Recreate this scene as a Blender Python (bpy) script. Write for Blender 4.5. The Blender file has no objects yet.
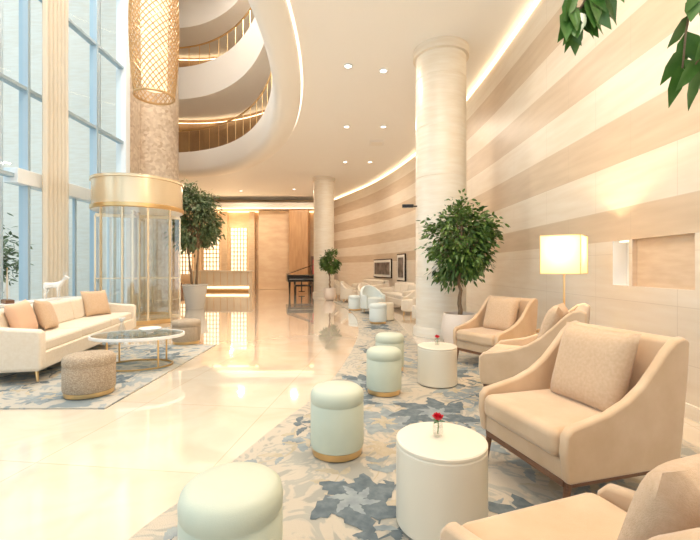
import bpy, bmesh, math, random
from mathutils import Vector, Matrix
random.seed(7)
D=bpy.data; S=bpy.context.scene
pi=math.pi
# ---------------------------------------------------------------- materials
def newmat(name):
    m=D.materials.new(name); m.use_nodes=True
    nt=m.node_tree; b=nt.nodes['Principled BSDF']
    return m,nt,b
def P(name,col,rough=.5,metal=0,col2=None,scale=5,stretch=(1,1,1),bump=0,bscale=80,emit=0,ecol=None,spec=.5,sheen=0,sss=0):
    m,nt,b=newmat(name)
    b.inputs['Base Color'].default_value=(*col,1); b.inputs['Roughness'].default_value=rough
    b.inputs['Metallic'].default_value=metal; b.inputs['Specular IOR Level'].default_value=spec
    if sheen:
        b.inputs['Sheen Weight'].default_value=sheen; b.inputs['Sheen Roughness'].default_value=.4
    if emit:
        b.inputs['Emission Color'].default_value=(*(ecol or col),1); b.inputs['Emission Strength'].default_value=emit
    tc=nt.nodes.new('ShaderNodeTexCoord'); mp=nt.nodes.new('ShaderNodeMapping')
    mp.inputs['Scale'].default_value=stretch
    nt.links.new(tc.outputs['Object'],mp.inputs['Vector'])
    if col2:
        n=nt.nodes.new('ShaderNodeTexNoise'); n.inputs['Scale'].default_value=scale; n.inputs['Detail'].default_value=5
        r=nt.nodes.new('ShaderNodeValToRGB'); r.color_ramp.elements[0].position=.35; r.color_ramp.elements[1].position=.68
        r.color_ramp.elements[0].color=(*col,1); r.color_ramp.elements[1].color=(*col2,1)
        nt.links.new(mp.outputs[0],n.inputs['Vector']); nt.links.new(n.outputs['Fac'],r.inputs[0]); nt.links.new(r.outputs[0],b.inputs['Base Color'])
    if bump:
        n=nt.nodes.new('ShaderNodeTexNoise'); n.inputs['Scale'].default_value=bscale; n.inputs['Detail'].default_value=3
        bp=nt.nodes.new('ShaderNodeBump'); bp.inputs['Strength'].default_value=bump; bp.inputs['Distance'].default_value=.01
        nt.links.new(mp.outputs[0],n.inputs['Vector']); nt.links.new(n.outputs['Fac'],bp.inputs['Height']); nt.links.new(bp.outputs[0],b.inputs['Normal'])
    return m
def EM(name,col,s):
    m,nt,b=newmat(name)
    b.inputs['Base Color'].default_value=(*col,1)
    b.inputs['Emission Color'].default_value=(*col,1); b.inputs['Emission Strength'].default_value=s
    return m
def glass(name,tint=(.85,.95,1),refl=.12):
    m,nt,b=newmat(name); nt.nodes.remove(b)
    t=nt.nodes.new('ShaderNodeBsdfTransparent'); t.inputs[0].default_value=(*tint,1)
    g=nt.nodes.new('ShaderNodeBsdfGlossy'); g.inputs['Roughness'].default_value=.03
    mx=nt.nodes.new('ShaderNodeMixShader'); mx.inputs[0].default_value=refl
    nt.links.new(t.outputs[0],mx.inputs[1]); nt.links.new(g.outputs[0],mx.inputs[2])
    nt.links.new(mx.outputs[0],nt.nodes['Material Output'].inputs[0]); return m
def cloth_trans(name,col,tr=.4,emit=0,ecol=None):
    m,nt,b=newmat(name); nt.nodes.remove(b)
    d=nt.nodes.new('ShaderNodeBsdfDiffuse'); d.inputs[0].default_value=(*col,1)
    t=nt.nodes.new('ShaderNodeBsdfTranslucent'); t.inputs[0].default_value=(*col,1)
    mx=nt.nodes.new('ShaderNodeMixShader'); mx.inputs[0].default_value=tr
    nt.links.new(d.outputs[0],mx.inputs[1]); nt.links.new(t.outputs[0],mx.inputs[2])
    out=mx
    if emit:
        e=nt.nodes.new('ShaderNodeEmission'); e.inputs[0].default_value=(*(ecol or col),1); e.inputs[1].default_value=emit
        a=nt.nodes.new('ShaderNodeAddShader'); nt.links.new(mx.outputs[0],a.inputs[0]); nt.links.new(e.outputs[0],a.inputs[1]); out=a
    nt.links.new(out.outputs[0],nt.nodes['Material Output'].inputs[0]); return m

M_white=P('plaster_white',(.88,.86,.83),.6)
M_ceil=P('ceiling_plaster',(.93,.91,.88),.6)
M_fascia=P('fascia_plaster',(.90,.86,.80),.5)
M_trav=P('column_travertine',(.80,.71,.58),.35,col2=(.86,.79,.68),scale=2.5,stretch=(1,1,7),bump=.05)
M_gold=P('brushed_gold',(.80,.55,.27),.28,metal=1)
M_canopy=P('canopy_champagne',(.80,.66,.46),.25,metal=.55)
M_tan=P('velvet_peach',(.63,.43,.26),.75,col2=(.70,.50,.325),scale=6,bump=.15,bscale=300,sheen=.4)
M_tan2=P('linen_pillow_tan',(.60,.41,.255),.85,col2=(.66,.47,.31),scale=60,bump=.3,bscale=350,sheen=.2)
M_cream=P('cream_upholstery',(.76,.65,.51),.8,col2=(.80,.70,.57),scale=30,bump=.2,bscale=300,sheen=.2)
M_peach=P('peach_pillow',(.76,.49,.33),.85,bump=.2,bscale=300)
M_sage=P('sage_leather',(.53,.565,.45),.5,col2=(.58,.61,.49),scale=4,bump=.1,bscale=200)
M_ice=P('ice_blue_fabric',(.66,.70,.67),.7,bump=.1,bscale=200)
M_woven=P('woven_taupe',(.32,.23,.155),.85,col2=(.55,.44,.31),scale=70,stretch=(1,1,1.5),bump=1,bscale=90)
M_drum=P('lacquer_cream',(.80,.72,.58),.3)
M_wood=P('dark_walnut',(.16,.07,.035),.35,col2=(.24,.11,.055),scale=8,stretch=(1,1,8))
M_brown=P('wood_panel_warm',(.50,.27,.12),.4,col2=(.60,.35,.17),scale=3,stretch=(3,3,.4))
M_balc=P('balcony_backwall',(.34,.19,.09),.5,col2=(.52,.32,.15),scale=.9,stretch=(2,2,.6))
M_black=P('piano_black',(.012,.01,.01),.12)
M_ivory=P('piano_ivory',(.85,.82,.75),.3)
M_leaf=P('leaf_green',(.03,.085,.012),.4,col2=(.14,.23,.045),scale=9)
M_leafn=P('leaf_green_near',(.05,.14,.02),.35,col2=(.11,.24,.05),scale=14)
M_leafd=P('leaf_olive',(.08,.14,.05),.45,col2=(.24,.28,.14),scale=6)
M_bark=P('bark',(.22,.14,.08),.85,col2=(.30,.20,.12),scale=25,bump=.5)
M_pot=P('pot_blush',(.82,.70,.60),.4)
M_potg=P('pot_stone',(.62,.58,.52),.6,bump=.3)
M_soil=P('soil',(.06,.04,.025),.95)
M_frame=P('window_frame_steel',(.40,.51,.58),.35,metal=.2)
M_framew=P('window_frame_white',(.80,.83,.84),.4)
M_glass=glass('window_glass',(.92,.98,1.0),.05)
M_glass2=glass('door_glass',(.90,.93,.92),.16)
M_gtab=glass('table_glass',(.80,.84,.80),.42)
M_rail=glass('railing_glass',(.93,.93,.90),.12)
M_curt=cloth_trans('sheer_curtain_cream',(.90,.81,.68),.5)
M_shade=cloth_trans('lamp_shade_linen',(.72,.58,.36),.3,.22,(1,.66,.30))
M_cove=EM('cove_light',(1,.78,.50),3.4)
M_cover=EM('cove_light_soft',(1,.88,.74),1.3)
M_covef=EM('cove_light_far',(1,.66,.34),3)
M_bulb=EM('downlight_lens',(1,.93,.82),5)
M_niche=EM('niche_light',(1,.85,.62),1.6)
M_nichep=P('niche_panel',(.66,.49,.33),.5,col2=(.73,.57,.41),scale=4,stretch=(1,1,5))
M_farw=P('far_wall_stone',(.74,.53,.34),.5,col2=(.82,.64,.44),scale=1.5,stretch=(1,1,3))
M_red=P('rose_red',(.62,.01,.03),.5)
M_stem=P('stem_green',(.05,.18,.03),.5)
M_vase=glass('vase_glass',(.92,.93,.92),.2)
M_art=P('art_dark',(.06,.05,.045),.3,col2=(.30,.26,.22),scale=3)
M_artmat=P('art_mat',(.8,.76,.68),.6)
M_porc=P('porcelain_white',(.86,.84,.80),.25)
M_slate=P('carpet_motif_slate',(.10,.125,.14),.95,col2=(.17,.20,.21),scale=18,bump=.4,bscale=250)
M_blue=P('carpet_motif_blue',(.23,.26,.27),.95,col2=(.33,.36,.35),scale=14,bump=.4,bscale=250)
M_ochre=P('carpet_motif_ochre',(.43,.36,.25),.95,col2=(.52,.44,.33),scale=14,bump=.4,bscale=250)
M_asph=P('outside_paving',(.55,.58,.58),.8,col2=(.62,.64,.62),scale=1)
M_bld=P('outside_building',(.42,.56,.66),.4,col2=(.66,.77,.84),scale=.6,stretch=(1,1,.3))
M_mirror=P('crystal_gold',(.62,.40,.19),.3,metal=.5)
M_crys=EM('crystal_core',(1,.80,.58),.75)
M_screen=EM('backlit_screen',(1,.86,.62),1.2)

def floor_mat():
    m,nt,b=newmat('floor_marble'); L=nt.links
    tc=nt.nodes.new('ShaderNodeTexCoord')
    n=nt.nodes.new('ShaderNodeTexNoise'); n.inputs['Scale'].default_value=1.3; n.inputs['Detail'].default_value=8; n.inputs['Distortion'].default_value=1.2
    r=nt.nodes.new('ShaderNodeValToRGB')
    e=r.color_ramp.elements; e[0].position=.3; e[0].color=(.74,.60,.45,1); e[1].position=.62; e[1].color=(.82,.71,.57,1)
    L.new(tc.outputs['Object'],n.inputs['Vector']); L.new(n.outputs['Fac'],r.inputs[0])
    mp=nt.nodes.new('ShaderNodeMapping'); mp.inputs['Rotation'].default_value=(0,0,.12)
    L.new(tc.outputs['Object'],mp.inputs['Vector'])
    bk=nt.nodes.new('ShaderNodeTexBrick'); bk.offset=0; bk.inputs['Scale'].default_value=1
    bk.inputs['Brick Width'].default_value=1.2; bk.inputs['Row Height'].default_value=1.2; bk.inputs['Mortar Size'].default_value=.004
    bk.inputs['Color1'].default_value=(1,1,1,1); bk.inputs['Color2'].default_value=(.96,.94,.92,1); bk.inputs['Mortar'].default_value=(.84,.77,.70,1)
    L.new(mp.outputs[0],bk.inputs['Vector'])
    mx=nt.nodes.new('ShaderNodeMix'); mx.data_type='RGBA'; mx.blend_type='MULTIPLY'; mx.inputs[0].default_value=1
    L.new(r.outputs[0],mx.inputs[6]); L.new(bk.outputs['Color'],mx.inputs[7]); L.new(mx.outputs[2],b.inputs['Base Color'])
    b.inputs['Roughness'].default_value=.05; b.inputs['Coat Weight'].default_value=1; b.inputs['Coat Roughness'].default_value=.02
    b.inputs['Specular IOR Level'].default_value=.9
    return m
M_floor=floor_mat()
def wall_mat():
    m,nt,b=newmat('wall_travertine_bands'); L=nt.links
    tc=nt.nodes.new('ShaderNodeTexCoord'); sx=nt.nodes.new('ShaderNodeSeparateXYZ'); L.new(tc.outputs['Object'],sx.inputs[0])
    def math_(op,a,bv=None):
        q=nt.nodes.new('ShaderNodeMath'); q.operation=op
        for i,vv in enumerate((a,bv)):
            if vv is None: continue
            if isinstance(vv,(int,float)): q.inputs[i].default_value=vv
            else: L.new(vv,q.inputs[i])
        return q.outputs[0]
    z=math_('ADD',sx.outputs[2],.05)
    fr=math_('FRACT',math_('DIVIDE',z,1.0))
    g=math_('GREATER_THAN',fr,.5)
    lo=math_('GREATER_THAN',sx.outputs[2],1.6)
    g=math_('MULTIPLY',g,lo)
    n=nt.nodes.new('ShaderNodeTexNoise'); n.inputs['Scale'].default_value=1.4; n.inputs['Detail'].default_value=7
    mp=nt.nodes.new('ShaderNodeMapping'); mp.inputs['Scale'].default_value=(1,1,8); L.new(tc.outputs['Object'],mp.inputs[0]); L.new(mp.outputs[0],n.inputs['Vector'])
    def ramp(c1,c2):
        r=nt.nodes.new('ShaderNodeValToRGB'); e=r.color_ramp.elements; e[0].position=.3;e[1].position=.7; e[0].color=(*c1,1); e[1].color=(*c2,1)
        L.new(n.outputs['Fac'],r.inputs[0]); return r.outputs[0]
    A=ramp((.76,.645,.505),(.82,.725,.60)); B=ramp((.60,.46,.32),(.67,.53,.385))
    mx=nt.nodes.new('ShaderNodeMix'); mx.data_type='RGBA'; L.new(g,mx.inputs[0]); L.new(A,mx.inputs[6]); L.new(B,mx.inputs[7])
    zj=math_('FRACT',math_('DIVIDE',z,.5)); jz=math_('LESS_THAN',zj,.012)
    yj=math_('FRACT',math_('DIVIDE',math_('ADD',sx.outputs[1],math_('MULTIPLY',g,.6)),1.2)); jy=math_('LESS_THAN',yj,.005)
    j=math_('MAXIMUM',jz,jy)
    m2=nt.nodes.new('ShaderNodeMix'); m2.data_type='RGBA'; L.new(math_('MULTIPLY',j,.35),m2.inputs[0]); L.new(mx.outputs[2],m2.inputs[6]); m2.inputs[7].default_value=(.45,.34,.24,1)
    L.new(m2.outputs[2],b.inputs['Base Color']); b.inputs['Roughness'].default_value=.38
    return m
M_wall=wall_mat()
def carpet_mat(name,c1,c2,c3,sc):
    m,nt,b=newmat(name); L=nt.links
    tc=nt.nodes.new('ShaderNodeTexCoord')
    n=nt.nodes.new('ShaderNodeTexNoise'); n.inputs['Scale'].default_value=sc; n.inputs['Detail'].default_value=4; n.inputs['Distortion'].default_value=2.2
    r=nt.nodes.new('ShaderNodeValToRGB'); r.color_ramp.interpolation='EASE'
    e=r.color_ramp.elements; e[0].position=.38; e[0].color=(*c1,1); e[1].position=.44; e[1].color=(*c2,1)
    for p,c in((.52,c2),(.55,c3),(.59,c3),(.62,c2)): x=e.new(p); x.color=(*c,1)
    L.new(tc.outputs['Object'],n.inputs['Vector']); L.new(n.outputs['Fac'],r.inputs[0]); L.new(r.outputs[0],b.inputs['Base Color'])
    n2=nt.nodes.new('ShaderNodeTexNoise'); n2.inputs['Scale'].default_value=220
    bp=nt.nodes.new('ShaderNodeBump'); bp.inputs['Strength'].default_value=.5; bp.inputs['Distance'].default_value=.01
    L.new(tc.outputs['Object'],n2.inputs['Vector']); L.new(n2.outputs['Fac'],bp.inputs['Height']); L.new(bp.outputs[0],b.inputs['Normal'])
    b.inputs['Roughness'].default_value=.95; b.inputs['Specular IOR Level'].default_value=.1
    return m
M_carp=carpet_mat('carpet_beige_grey',(.37,.35,.30),(.54,.47,.375),(.41,.385,.33),2.2)
M_carp2=carpet_mat('rug_grey',(.24,.275,.28),(.49,.45,.38),(.33,.35,.34),1.5)
def mosaic_mat():
    m,nt,b=newmat('mosaic_gold'); L=nt.links
    tc=nt.nodes.new('ShaderNodeTexCoord'); v=nt.nodes.new('ShaderNodeTexVoronoi'); v.inputs['Scale'].default_value=11
    r=nt.nodes.new('ShaderNodeValToRGB'); e=r.color_ramp.elements; e[0].color=(.48,.35,.24,1); e[1].color=(.76,.64,.50,1)
    L.new(tc.outputs['Object'],v.inputs['Vector']); L.new(v.outputs['Color'],r.inputs[0]); L.new(r.outputs[0],b.inputs['Base Color'])
    b.inputs['Roughness'].default_value=.3; b.inputs['Metallic'].default_value=.1
    return m
M_mosaic=mosaic_mat()

# ---------------------------------------------------------------- mesh builder
class MB:
    def __init__(s): s.v=[];s.f=[];s.m=[];s.mats=[]
    def mi(s,mat):
        if mat not in s.mats: s.mats.append(mat)
        return s.mats.index(mat)
    def add(s,vs,fs,mat,M=None):
        o=len(s.v); i=s.mi(mat)
        for p in vs:
            p=Vector(p); 
            if M: p=M@p
            s.v.append(p)
        for f in fs: s.f.append([o+k for k in f]); s.m.append(i)
    def box(s,c,size,mat,rz=0,M=None):
        x,y,z=[k/2 for k in size]
        vs=[(a*x,b*y,d*z) for d in(-1,1) for a,b in((-1,-1),(1,-1),(1,1),(-1,1))]
        T=Matrix.Translation(c)@Matrix.Rotation(rz,4,'Z')
        if M: T=M@T
        s.add(vs,[(3,2,1,0),(4,5,6,7),(0,1,5,4),(1,2,6,5),(2,3,7,6),(3,0,4,7)],mat,T)
    def lathe(s,c,prof,mat,seg=40,a0=0,a1=2*pi,M=None,sx=1,sy=1,caps=None):
        if caps is None: caps=not(prof[0]==prof[-1] or len(prof)==2 and prof[0][1]==prof[1][1])
        full=abs(a1-a0-2*pi)<1e-6; n=seg if full else seg+1
        vs=[];fs=[]
        for r,z in prof:
            for k in range(n):
                a=a0+(a1-a0)*k/seg
                vs.append((c[0]+r*math.cos(a)*sx,c[1]+r*math.sin(a)*sy,c[2]+z))
        for i in range(len(prof)-1):
            for k in range(seg):
                k2=(k+1)%n
                fs.append((i*n+k,i*n+k2,(i+1)*n+k2,(i+1)*n+k))
        if full and caps:
            if prof[0][0]>1e-4: fs.append(tuple(range(n))[::-1])
            if prof[-1][0]>1e-4: fs.append(tuple((len(prof)-1)*n+k for k in range(n)))
        s.add(vs,fs,mat,M)
    def tube(s,pts,r,mat,n=8,M=None):
        pts=[Vector(p) for p in pts]; vs=[];fs=[]
        rs=r if isinstance(r,(list,tuple)) else [r]*len(pts)
        prev=None
        for i,p in enumerate(pts):
            t=(pts[min(i+1,len(pts)-1)]-pts[max(i-1,0)]).normalized()
            if prev is None:
                u=t.cross(Vector((0,0,1)))
                if u.length<.1: u=t.cross(Vector((1,0,0)))
            else: u=prev-t*prev.dot(t)
            u.normalize(); prev=u; w=t.cross(u)
            for k in range(n):
                a=2*pi*k/n; vs.append(p+(u*math.cos(a)+w*math.sin(a))*rs[i])
        for i in range(len(pts)-1):
            for k in range(n):
                k2=(k+1)%n; fs.append((i*n+k,i*n+k2,(i+1)*n+k2,(i+1)*n+k))
        fs.append(tuple(range(n))[::-1]); fs.append(tuple((len(pts)-1)*n+k for k in range(n)))
        s.add(vs,fs,mat,M)
    def prismx(s,outline,x0,x1,mat,M=None):
        n=len(outline); vs=[(x0,y,z) for y,z in outline]+[(x1,y,z) for y,z in outline]
        fs=[tuple(range(n)),tuple(range(2*n-1,n-1,-1))]+[(k,n+k,n+(k+1)%n,(k+1)%n) for k in range(n)]
        s.add(vs,fs,mat,M)
    def prismz(s,outline,z0,z1,mat,M=None):
        n=len(outline); vs=[(x,y,z0) for x,y in outline]+[(x,y,z1) for x,y in outline]
        fs=[tuple(range(n))[::-1],tuple(range(n,2*n))]+[(k,(k+1)%n,n+(k+1)%n,n+k) for k in range(n)]
        s.add(vs,fs,mat,M)
    def leaf(s,p,d,side,L,W,mat,droop=.15):
        d=d.normalized(); side=(side-d*side.dot(d)).normalized(); n=d.cross(side)
        g=Vector((0,0,-1))
        def q(t,w,h): return p+d*(L*t)+side*(w*W/2)+n*(h*W)+g*(droop*L*t*t)
        vs=[q(0,0,0),q(.3,-.9,.12),q(.3,0,0),q(.3,.9,.12),q(.62,-.85,.1),q(.62,0,0),q(.62,.85,.1),q(.85,-.35,.03),q(.85,.35,.03),q(1,0,0)]
        s.add(vs,[(0,1,2),(0,2,3),(1,4,5,2),(2,5,6,3),(4,7,5),(5,8,6),(5,7,9),(5,9,8)],mat)
    def pillow(s,w,h,t,mat,M,n=14):
        for sg in(-1,1):
            vs=[];fs=[]
            for i in range(n+1):
                for j in range(n+1):
                    u=-1+2*i/n; v=-1+2*j/n
                    th=t/2*((1-u**4)*(1-v**4))**.55
                    k=1-.07*(1-abs(u)**2)*(abs(v)**3); k2=1-.07*(1-abs(v)**2)*(abs(u)**3)
                    vs.append((w/2*u*k2,sg*th,h/2*v*k))
            for i in range(n):
                for j in range(n):
                    a=i*(n+1)+j; f=(a,a+1,a+n+2,a+n+1); fs.append(f if sg>0 else f[::-1])
            s.add(vs,fs,mat,M)
    def build(s,name,parent=None,loc=(0,0,0),rz=0,smooth=True,bevel=0,bseg=3,sub=0,merge=True,angle=40):
        me=D.meshes.new(name); me.from_pydata([tuple(v) for v in s.v],[],s.f); 
        for m in s.mats: me.materials.append(m)
        me.polygons.foreach_set('material_index',s.m)
        me.polygons.foreach_set('use_smooth',[smooth]*len(s.f)); me.update()
        if merge:
            bm=bmesh.new(); bm.from_mesh(me); bmesh.ops.remove_doubles(bm,verts=bm.verts,dist=1e-5)
            bmesh.ops.recalc_face_normals(bm,faces=bm.faces); bm.to_mesh(me); bm.free()
        if smooth and not bevel and not sub: me.set_sharp_from_angle(angle=math.radians(angle))
        ob=D.objects.new(name,me); S.collection.objects.link(ob)
        ob.location=loc; ob.rotation_euler=(0,0,rz)
        if parent: ob.parent=parent
        if bevel:
            b=ob.modifiers.new('bevel','BEVEL'); b.width=bevel; b.segments=bseg; b.limit_method='ANGLE'; b.angle_limit=math.radians(40); b.harden_normals=True
        if sub:
            q=ob.modifiers.new('sub','SUBSURF'); q.levels=sub; q.render_levels=sub
        return ob
def empty(name,loc=(0,0,0),rz=0):
    e=D.objects.new(name,None); S.collection.objects.link(e); e.location=loc; e.rotation_euler=(0,0,rz); e.empty_display_size=.2; return e
def cr(pts,n):
    out=[]; P_=[pts[0]]+list(pts)+[pts[-1]]
    for i in range(1,len(P_)-2):
        a,b,c,d=[Vector(p) for p in P_[i-1:i+3]]
        for k in range(n):
            t=k/n; out.append(.5*((2*b)+(c-a)*t+(2*a-5*b+4*c-d)*t*t+(3*b-a-3*c+d)*t**3))
    out.append(Vector(pts[-1])); return out
def face_rz(fx,fy): return math.atan2(fx,-fy)
FZ=.02
# ---------------------------------------------------------------- shell
H=5.55
mb=MB(); mb.add([(-6.8,-6,0),(5,-6,0),(5,30,0),(-16,30,0),(-16,13.5,0),(-6.8,13.5,0)],[(0,1,2,3,4,5)],M_floor); mb.build('floor',smooth=False)

wallpts=cr([(3.0,-6),(2.97,-2),(2.95,3),(2.95,6),(2.93,9),(2.75,12),(2.25,15.5),(1.15,19.5),(-.2,22.7),(-1.2,24.9)],10)
def wallx(y):
    for a,b in zip(wallpts,wallpts[1:]):
        if a.y<=y<=b.y: return a.x+(b.x-a.x)*(y-a.y)/(b.y-a.y+1e-9)
    return wallpts[-1].x
ys=sorted(set([round(p.y,3) for p in wallpts]+[3.42,4.18,4.23,4.49]))
zs=[0,1.11,1.60,H]
mb=MB()
for a,b in zip(ys,ys[1:]):
    for c,d in zip(zs,zs[1:]):
        mid=(a+b)/2
        if c==1.11 and (3.42<mid<4.18 or 4.23<mid<4.49): continue
        mb.add([(wallx(a),a,c),(wallx(b),b,c),(wallx(b),b,d),(wallx(a),a,d)],[(3,2,1,0)],M_wall)
mb.build('wall_right',smooth=True,merge=True)
for (a,b,mt,dp,nm) in((3.42,4.18,M_nichep,.05,'trim_niche_panel'),(4.23,4.49,M_white,.16,'trim_niche_lit')):
    x=2.95; z0,z1=1.11,1.60; mb=MB()
    mb.add([(x,a,z0),(x,b,z0),(x,b,z1),(x,a,z1),(x+dp,a,z0),(x+dp,b,z0),(x+dp,b,z1),(x+dp,a,z1)],[(4,5,6,7),(0,1,5,4),(3,2,6,7),(0,4,7,3),(1,5,6,2)],mt)
    if dp>.1: mb.box((x+.08,(a+b)/2,z1-.01),(.05,.2,.012),M_niche)
    mb.build(nm,smooth=False)
def strip(name,off,z0,z1,mat,thick=.02,ymin=-6,ymax=25):
    mb=MB(); ps=[(wallx(y),y) for y in ys if ymin<=y<=ymax]
    out=[]
    for x,y in ps: out.append((x-off,y))
    n=len(out); vs=[(x,y,z0) for x,y in out]+[(x,y,z1) for x,y in out]+[(x-thick,y,z0) for x,y in out]+[(x-thick,y,z1) for x,y in out]
    fs=[]
    for k in range(n-1):
        fs+= [(2*n+k,2*n+k+1,3*n+k+1,3*n+k),(n+k,n+k+1,3*n+k+1,3*n+k),(k,k+1,2*n+k+1,2*n+k)]
    fs+=[(0,n,3*n,2*n),(n-1,2*n-1,4*n-1,3*n-1)]
    mb.add(vs,fs,mat); return mb.build(name,smooth=True)
strip('baseboard_right',.0,0,.12,M_trav,.025)
strip('trim_cove_right',.0,H-.10,H-.04,M_cove,.03)

# ceiling with elliptical void
CX,CY=-8,7
def ell(a,b,t): return (CX+a*math.cos(t),CY+b*math.sin(t))
def rect_hit(t,a,b):
    dx,dy=a*math.cos(t),b*math.sin(t); c=[]
    if dx>1e-9: c.append((3.3-CX)/dx)
    if dx<-1e-9: c.append((-16-CX)/dx)
    if dy>1e-9: c.append((29-CY)/dy)
    if dy<-1e-9: c.append((-6-CY)/dy)
    k=min(v for v in c if v>0); return (CX+dx*k,CY+dy*k)
E1=(7.05,11.5); E2=(6.35,10.7)
mb=MB(); N=200; vs=[];fs=[]
t0,t1=math.radians(-65),math.radians(120)
for k in range(N+1):
    t=t0+(t1-t0)*k/N
    x,y=ell(*E1,t); X,Y=rect_hit(t,*E1)
    vs+= [(x,y,H),(X,Y,H)]
for k in range(N): fs.append((2*k,2*k+1,2*k+3,2*k+2))
mb.add(vs,fs,M_ceil); mb.build('ceiling',smooth=False)
def band(mb,prof,mat,N=140,ta=t0,tb=t1):
    vs=[];fs=[]
    for k in range(N+1):
        t=ta+(tb-ta)*k/N
        for a,b,z in prof:
            x,y=ell(a,b,t); vs.append((x,y,z))
    m=len(prof)
    for k in range(N):
        for i in range(m-1): fs.append((k*m+i,k*m+i+1,(k+1)*m+i+1,(k+1)*m+i))
    mb.add(vs,fs,mat)
a1,b1=E1;a2,b2=E2
mb=MB(); band(mb,[(a1+.02,b1+.02,H+.02),(a1-.06,b1-.06,H+.02)],M_cover); mb.build('trim_cove_atrium')
mb=MB()
band(mb,[(a1-.05,b1-.05,H+.06),(a1-.05,b1-.05,H-.10),(a1-.12,b1-.12,H-.14),(a2+.25,b2+.25,H-.14),(a2+.08,b2+.08,H-.06),(a2,b2,H+.1),(a2-.03,b2-.03,6.4),(a2+.3,b2+.3,6.4),(a2+3.2,b2+3.2,6.4)],M_fascia)
mb.build('balcony_slab')
for nm,z0,z1 in(('balcony_slab',8.75,10.1),('balcony_slab',11.9,13.4)):
    mb=MB(); band(mb,[(a2+3.2,b2+3.2,z0+.05),(a2+.25,b2+.25,z0+.05),(a2+.22,b2+.22,z0),(a2,b2,z0),(a2-.12,b2-.12,z1),(a2+.1,b2+.1,z1),(a2+3.2,b2+3.2,z1)],M_fascia); mb.build(nm)
mb=MB(); band(mb,[(a2+2.6,b2+2.6,6.4),(a2+2.6,b2+2.6,12)],M_balc); mb.build('wall_balcony',smooth=True)
mb=MB()
band(mb,[(a2+2.55,b2+2.55,8.6),(a2+2.45,b2+2.45,8.6)],M_cove); band(mb,[(a2+2.55,b2+2.55,11.8),(a2+2.45,b2+2.45,11.8)],M_cove)
mb.build('trim_balcony_light')
for z in(6.4,10.1):
    mb=MB(); band(mb,[(a2+.08,b2+.08,z),(a2+.08,b2+.08,z+.95)],M_rail)
    band(mb,[(a2+.05,b2+.05,z+.95),(a2+.11,b2+.11,z+.95),(a2+.11,b2+.11,z+.99),(a2+.05,b2+.05,z+.99),(a2+.05,b2+.05,z+.95)],M_gold)
    for k in range(40):
        t=t0+(t1-t0)*k/39; x,y=ell(a2+.08,b2+.08,t); mb.box((x,y,z+.48),(.02,.02,.95),M_gold)
    mb.build('balcony_railing')
mb=MB(); mb.add([(-6.9,-6,13.4),(3.3,-6,13.4),(3.3,29,13.4),(-16,29,13.4),(-16,13.5,13.4),(-6.9,13.5,13.4)],[(0,1,2,3,4,5)],M_ceil); mb.build('ceiling_atrium',smooth=False)

for (x,y) in((-.04,8.4),(.72,8.6),(-.1,12),(1.0,12),(1.6,5.2),(0.5,4.2),(-.2,16),(.8,16),(-1.5,19.5),(0.2,1),(1.8,2.6),(-3,21.5),(-6,22)):
    mb=MB(); mb.lathe((x,y,H-.02),[(.10,.02),(.10,0),(.07,0),(.07,.01)],M_framew,24,caps=False); mb.lathe((x,y,H-.012),[(.0,0),(.068,0)],M_bulb,24); mb.build('ceiling_downlight')
mb=MB(); mb.box((.9,13.6,H-.01),(.5,.5,.02),M_white); mb.box((.9,13.6,H-.025),(.38,.38,.01),M_fascia); mb.build('ceiling_vent')

# left glass wall
XW=-6.75; mul=[-5.2,-3.7,-2.2,-.7,.8,2.3,3.8,5.3,6.8,8.3,9.3,10.55,11.85]
tr=[0.06,3.15,5.0,7.2,9.4,11.6,13.3]
mb=MB()
for i,y in enumerate(mul): mb.box((XW,y,6.7),(.2,.07,13.4),M_frame)
mb.box((XW,11.9,6.7),(.3,.22,13.4),M_framew)
for z in tr: mb.box((XW,(mul[0]+mul[-1])/2,z),(.16,mul[-1]-mul[0],.08),M_frame)
for y in (9.8,11.2): mb.box((XW,y,1.6),(.08,.05,3.1),M_frame)
mb.box((XW,9.9,3.15),(.3,3.9,.3),M_framew)
mb.build('window_frame_curtain_wall',smooth=False,bevel=.008,bseg=1)
for i in range(len(mul)-1):
    a,b=mul[i]+.05,mul[i+1]-.05; mb=MB(); mb.add([(XW,a,.1),(XW,b,.1),(XW,b,13.2),(XW,a,13.2)],[(0,1,2,3)],M_glass); mb.build('window_%d'%(i+1),smooth=False)
mb=MB()
for y in (5.3,7.1,8.6,10.6,12): mb.tube([(-7.6,y,0),(-7.6,y+.0,13.4)],.11,M_framew,12)
mb.build('exterior_column_row')
def curtain(name,y0,y1,x=-6.45,h=12.5):
    mb=MB(); n=70; vs=[];fs=[]; rows=[0.02,3,6,9,h]
    for j,z in enumerate(rows):
        for i in range(n+1):
            u=i/n; amp=.07
            vs.append((x+amp*math.sin(u*2*pi*6+.4*math.sin(z))+.02*math.sin(u*40),y0+(y1-y0)*u,z))
    for j in range(len(rows)-1):
        for i in range(n): a=j*(n+1)+i; fs.append((a,a+1,a+n+2,a+n+1))
    mb.add(vs,fs,M_curt); mb.tube([(x,y0-.1,h),(x,y1+.1,h)],.03,M_gold); return mb.build(name,angle=180)
curtain('sheer_curtain',8.4,9.15); curtain('sheer_curtain',6.6,7.25)
mb=MB(); mb.lathe((-7.0,14.1,0),[(.92,0),(.92,.2),(.88,.22),(.88,13.4)],M_mosaic,48); mb.build('mosaic_column')
mb=MB(); mb.add([(-6.95,13.5,0),(-16,13.5,0),(-16,13.5,13.4),(-6.95,13.5,13.4)],[(0,1,2,3)],M_trav); mb.add([(-16,13.5,0),(-16,29,0),(-16,29,13.4),(-16,13.5,13.4)],[(0,1,2,3)],M_trav)
mb.build('wall_left',smooth=False)
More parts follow.
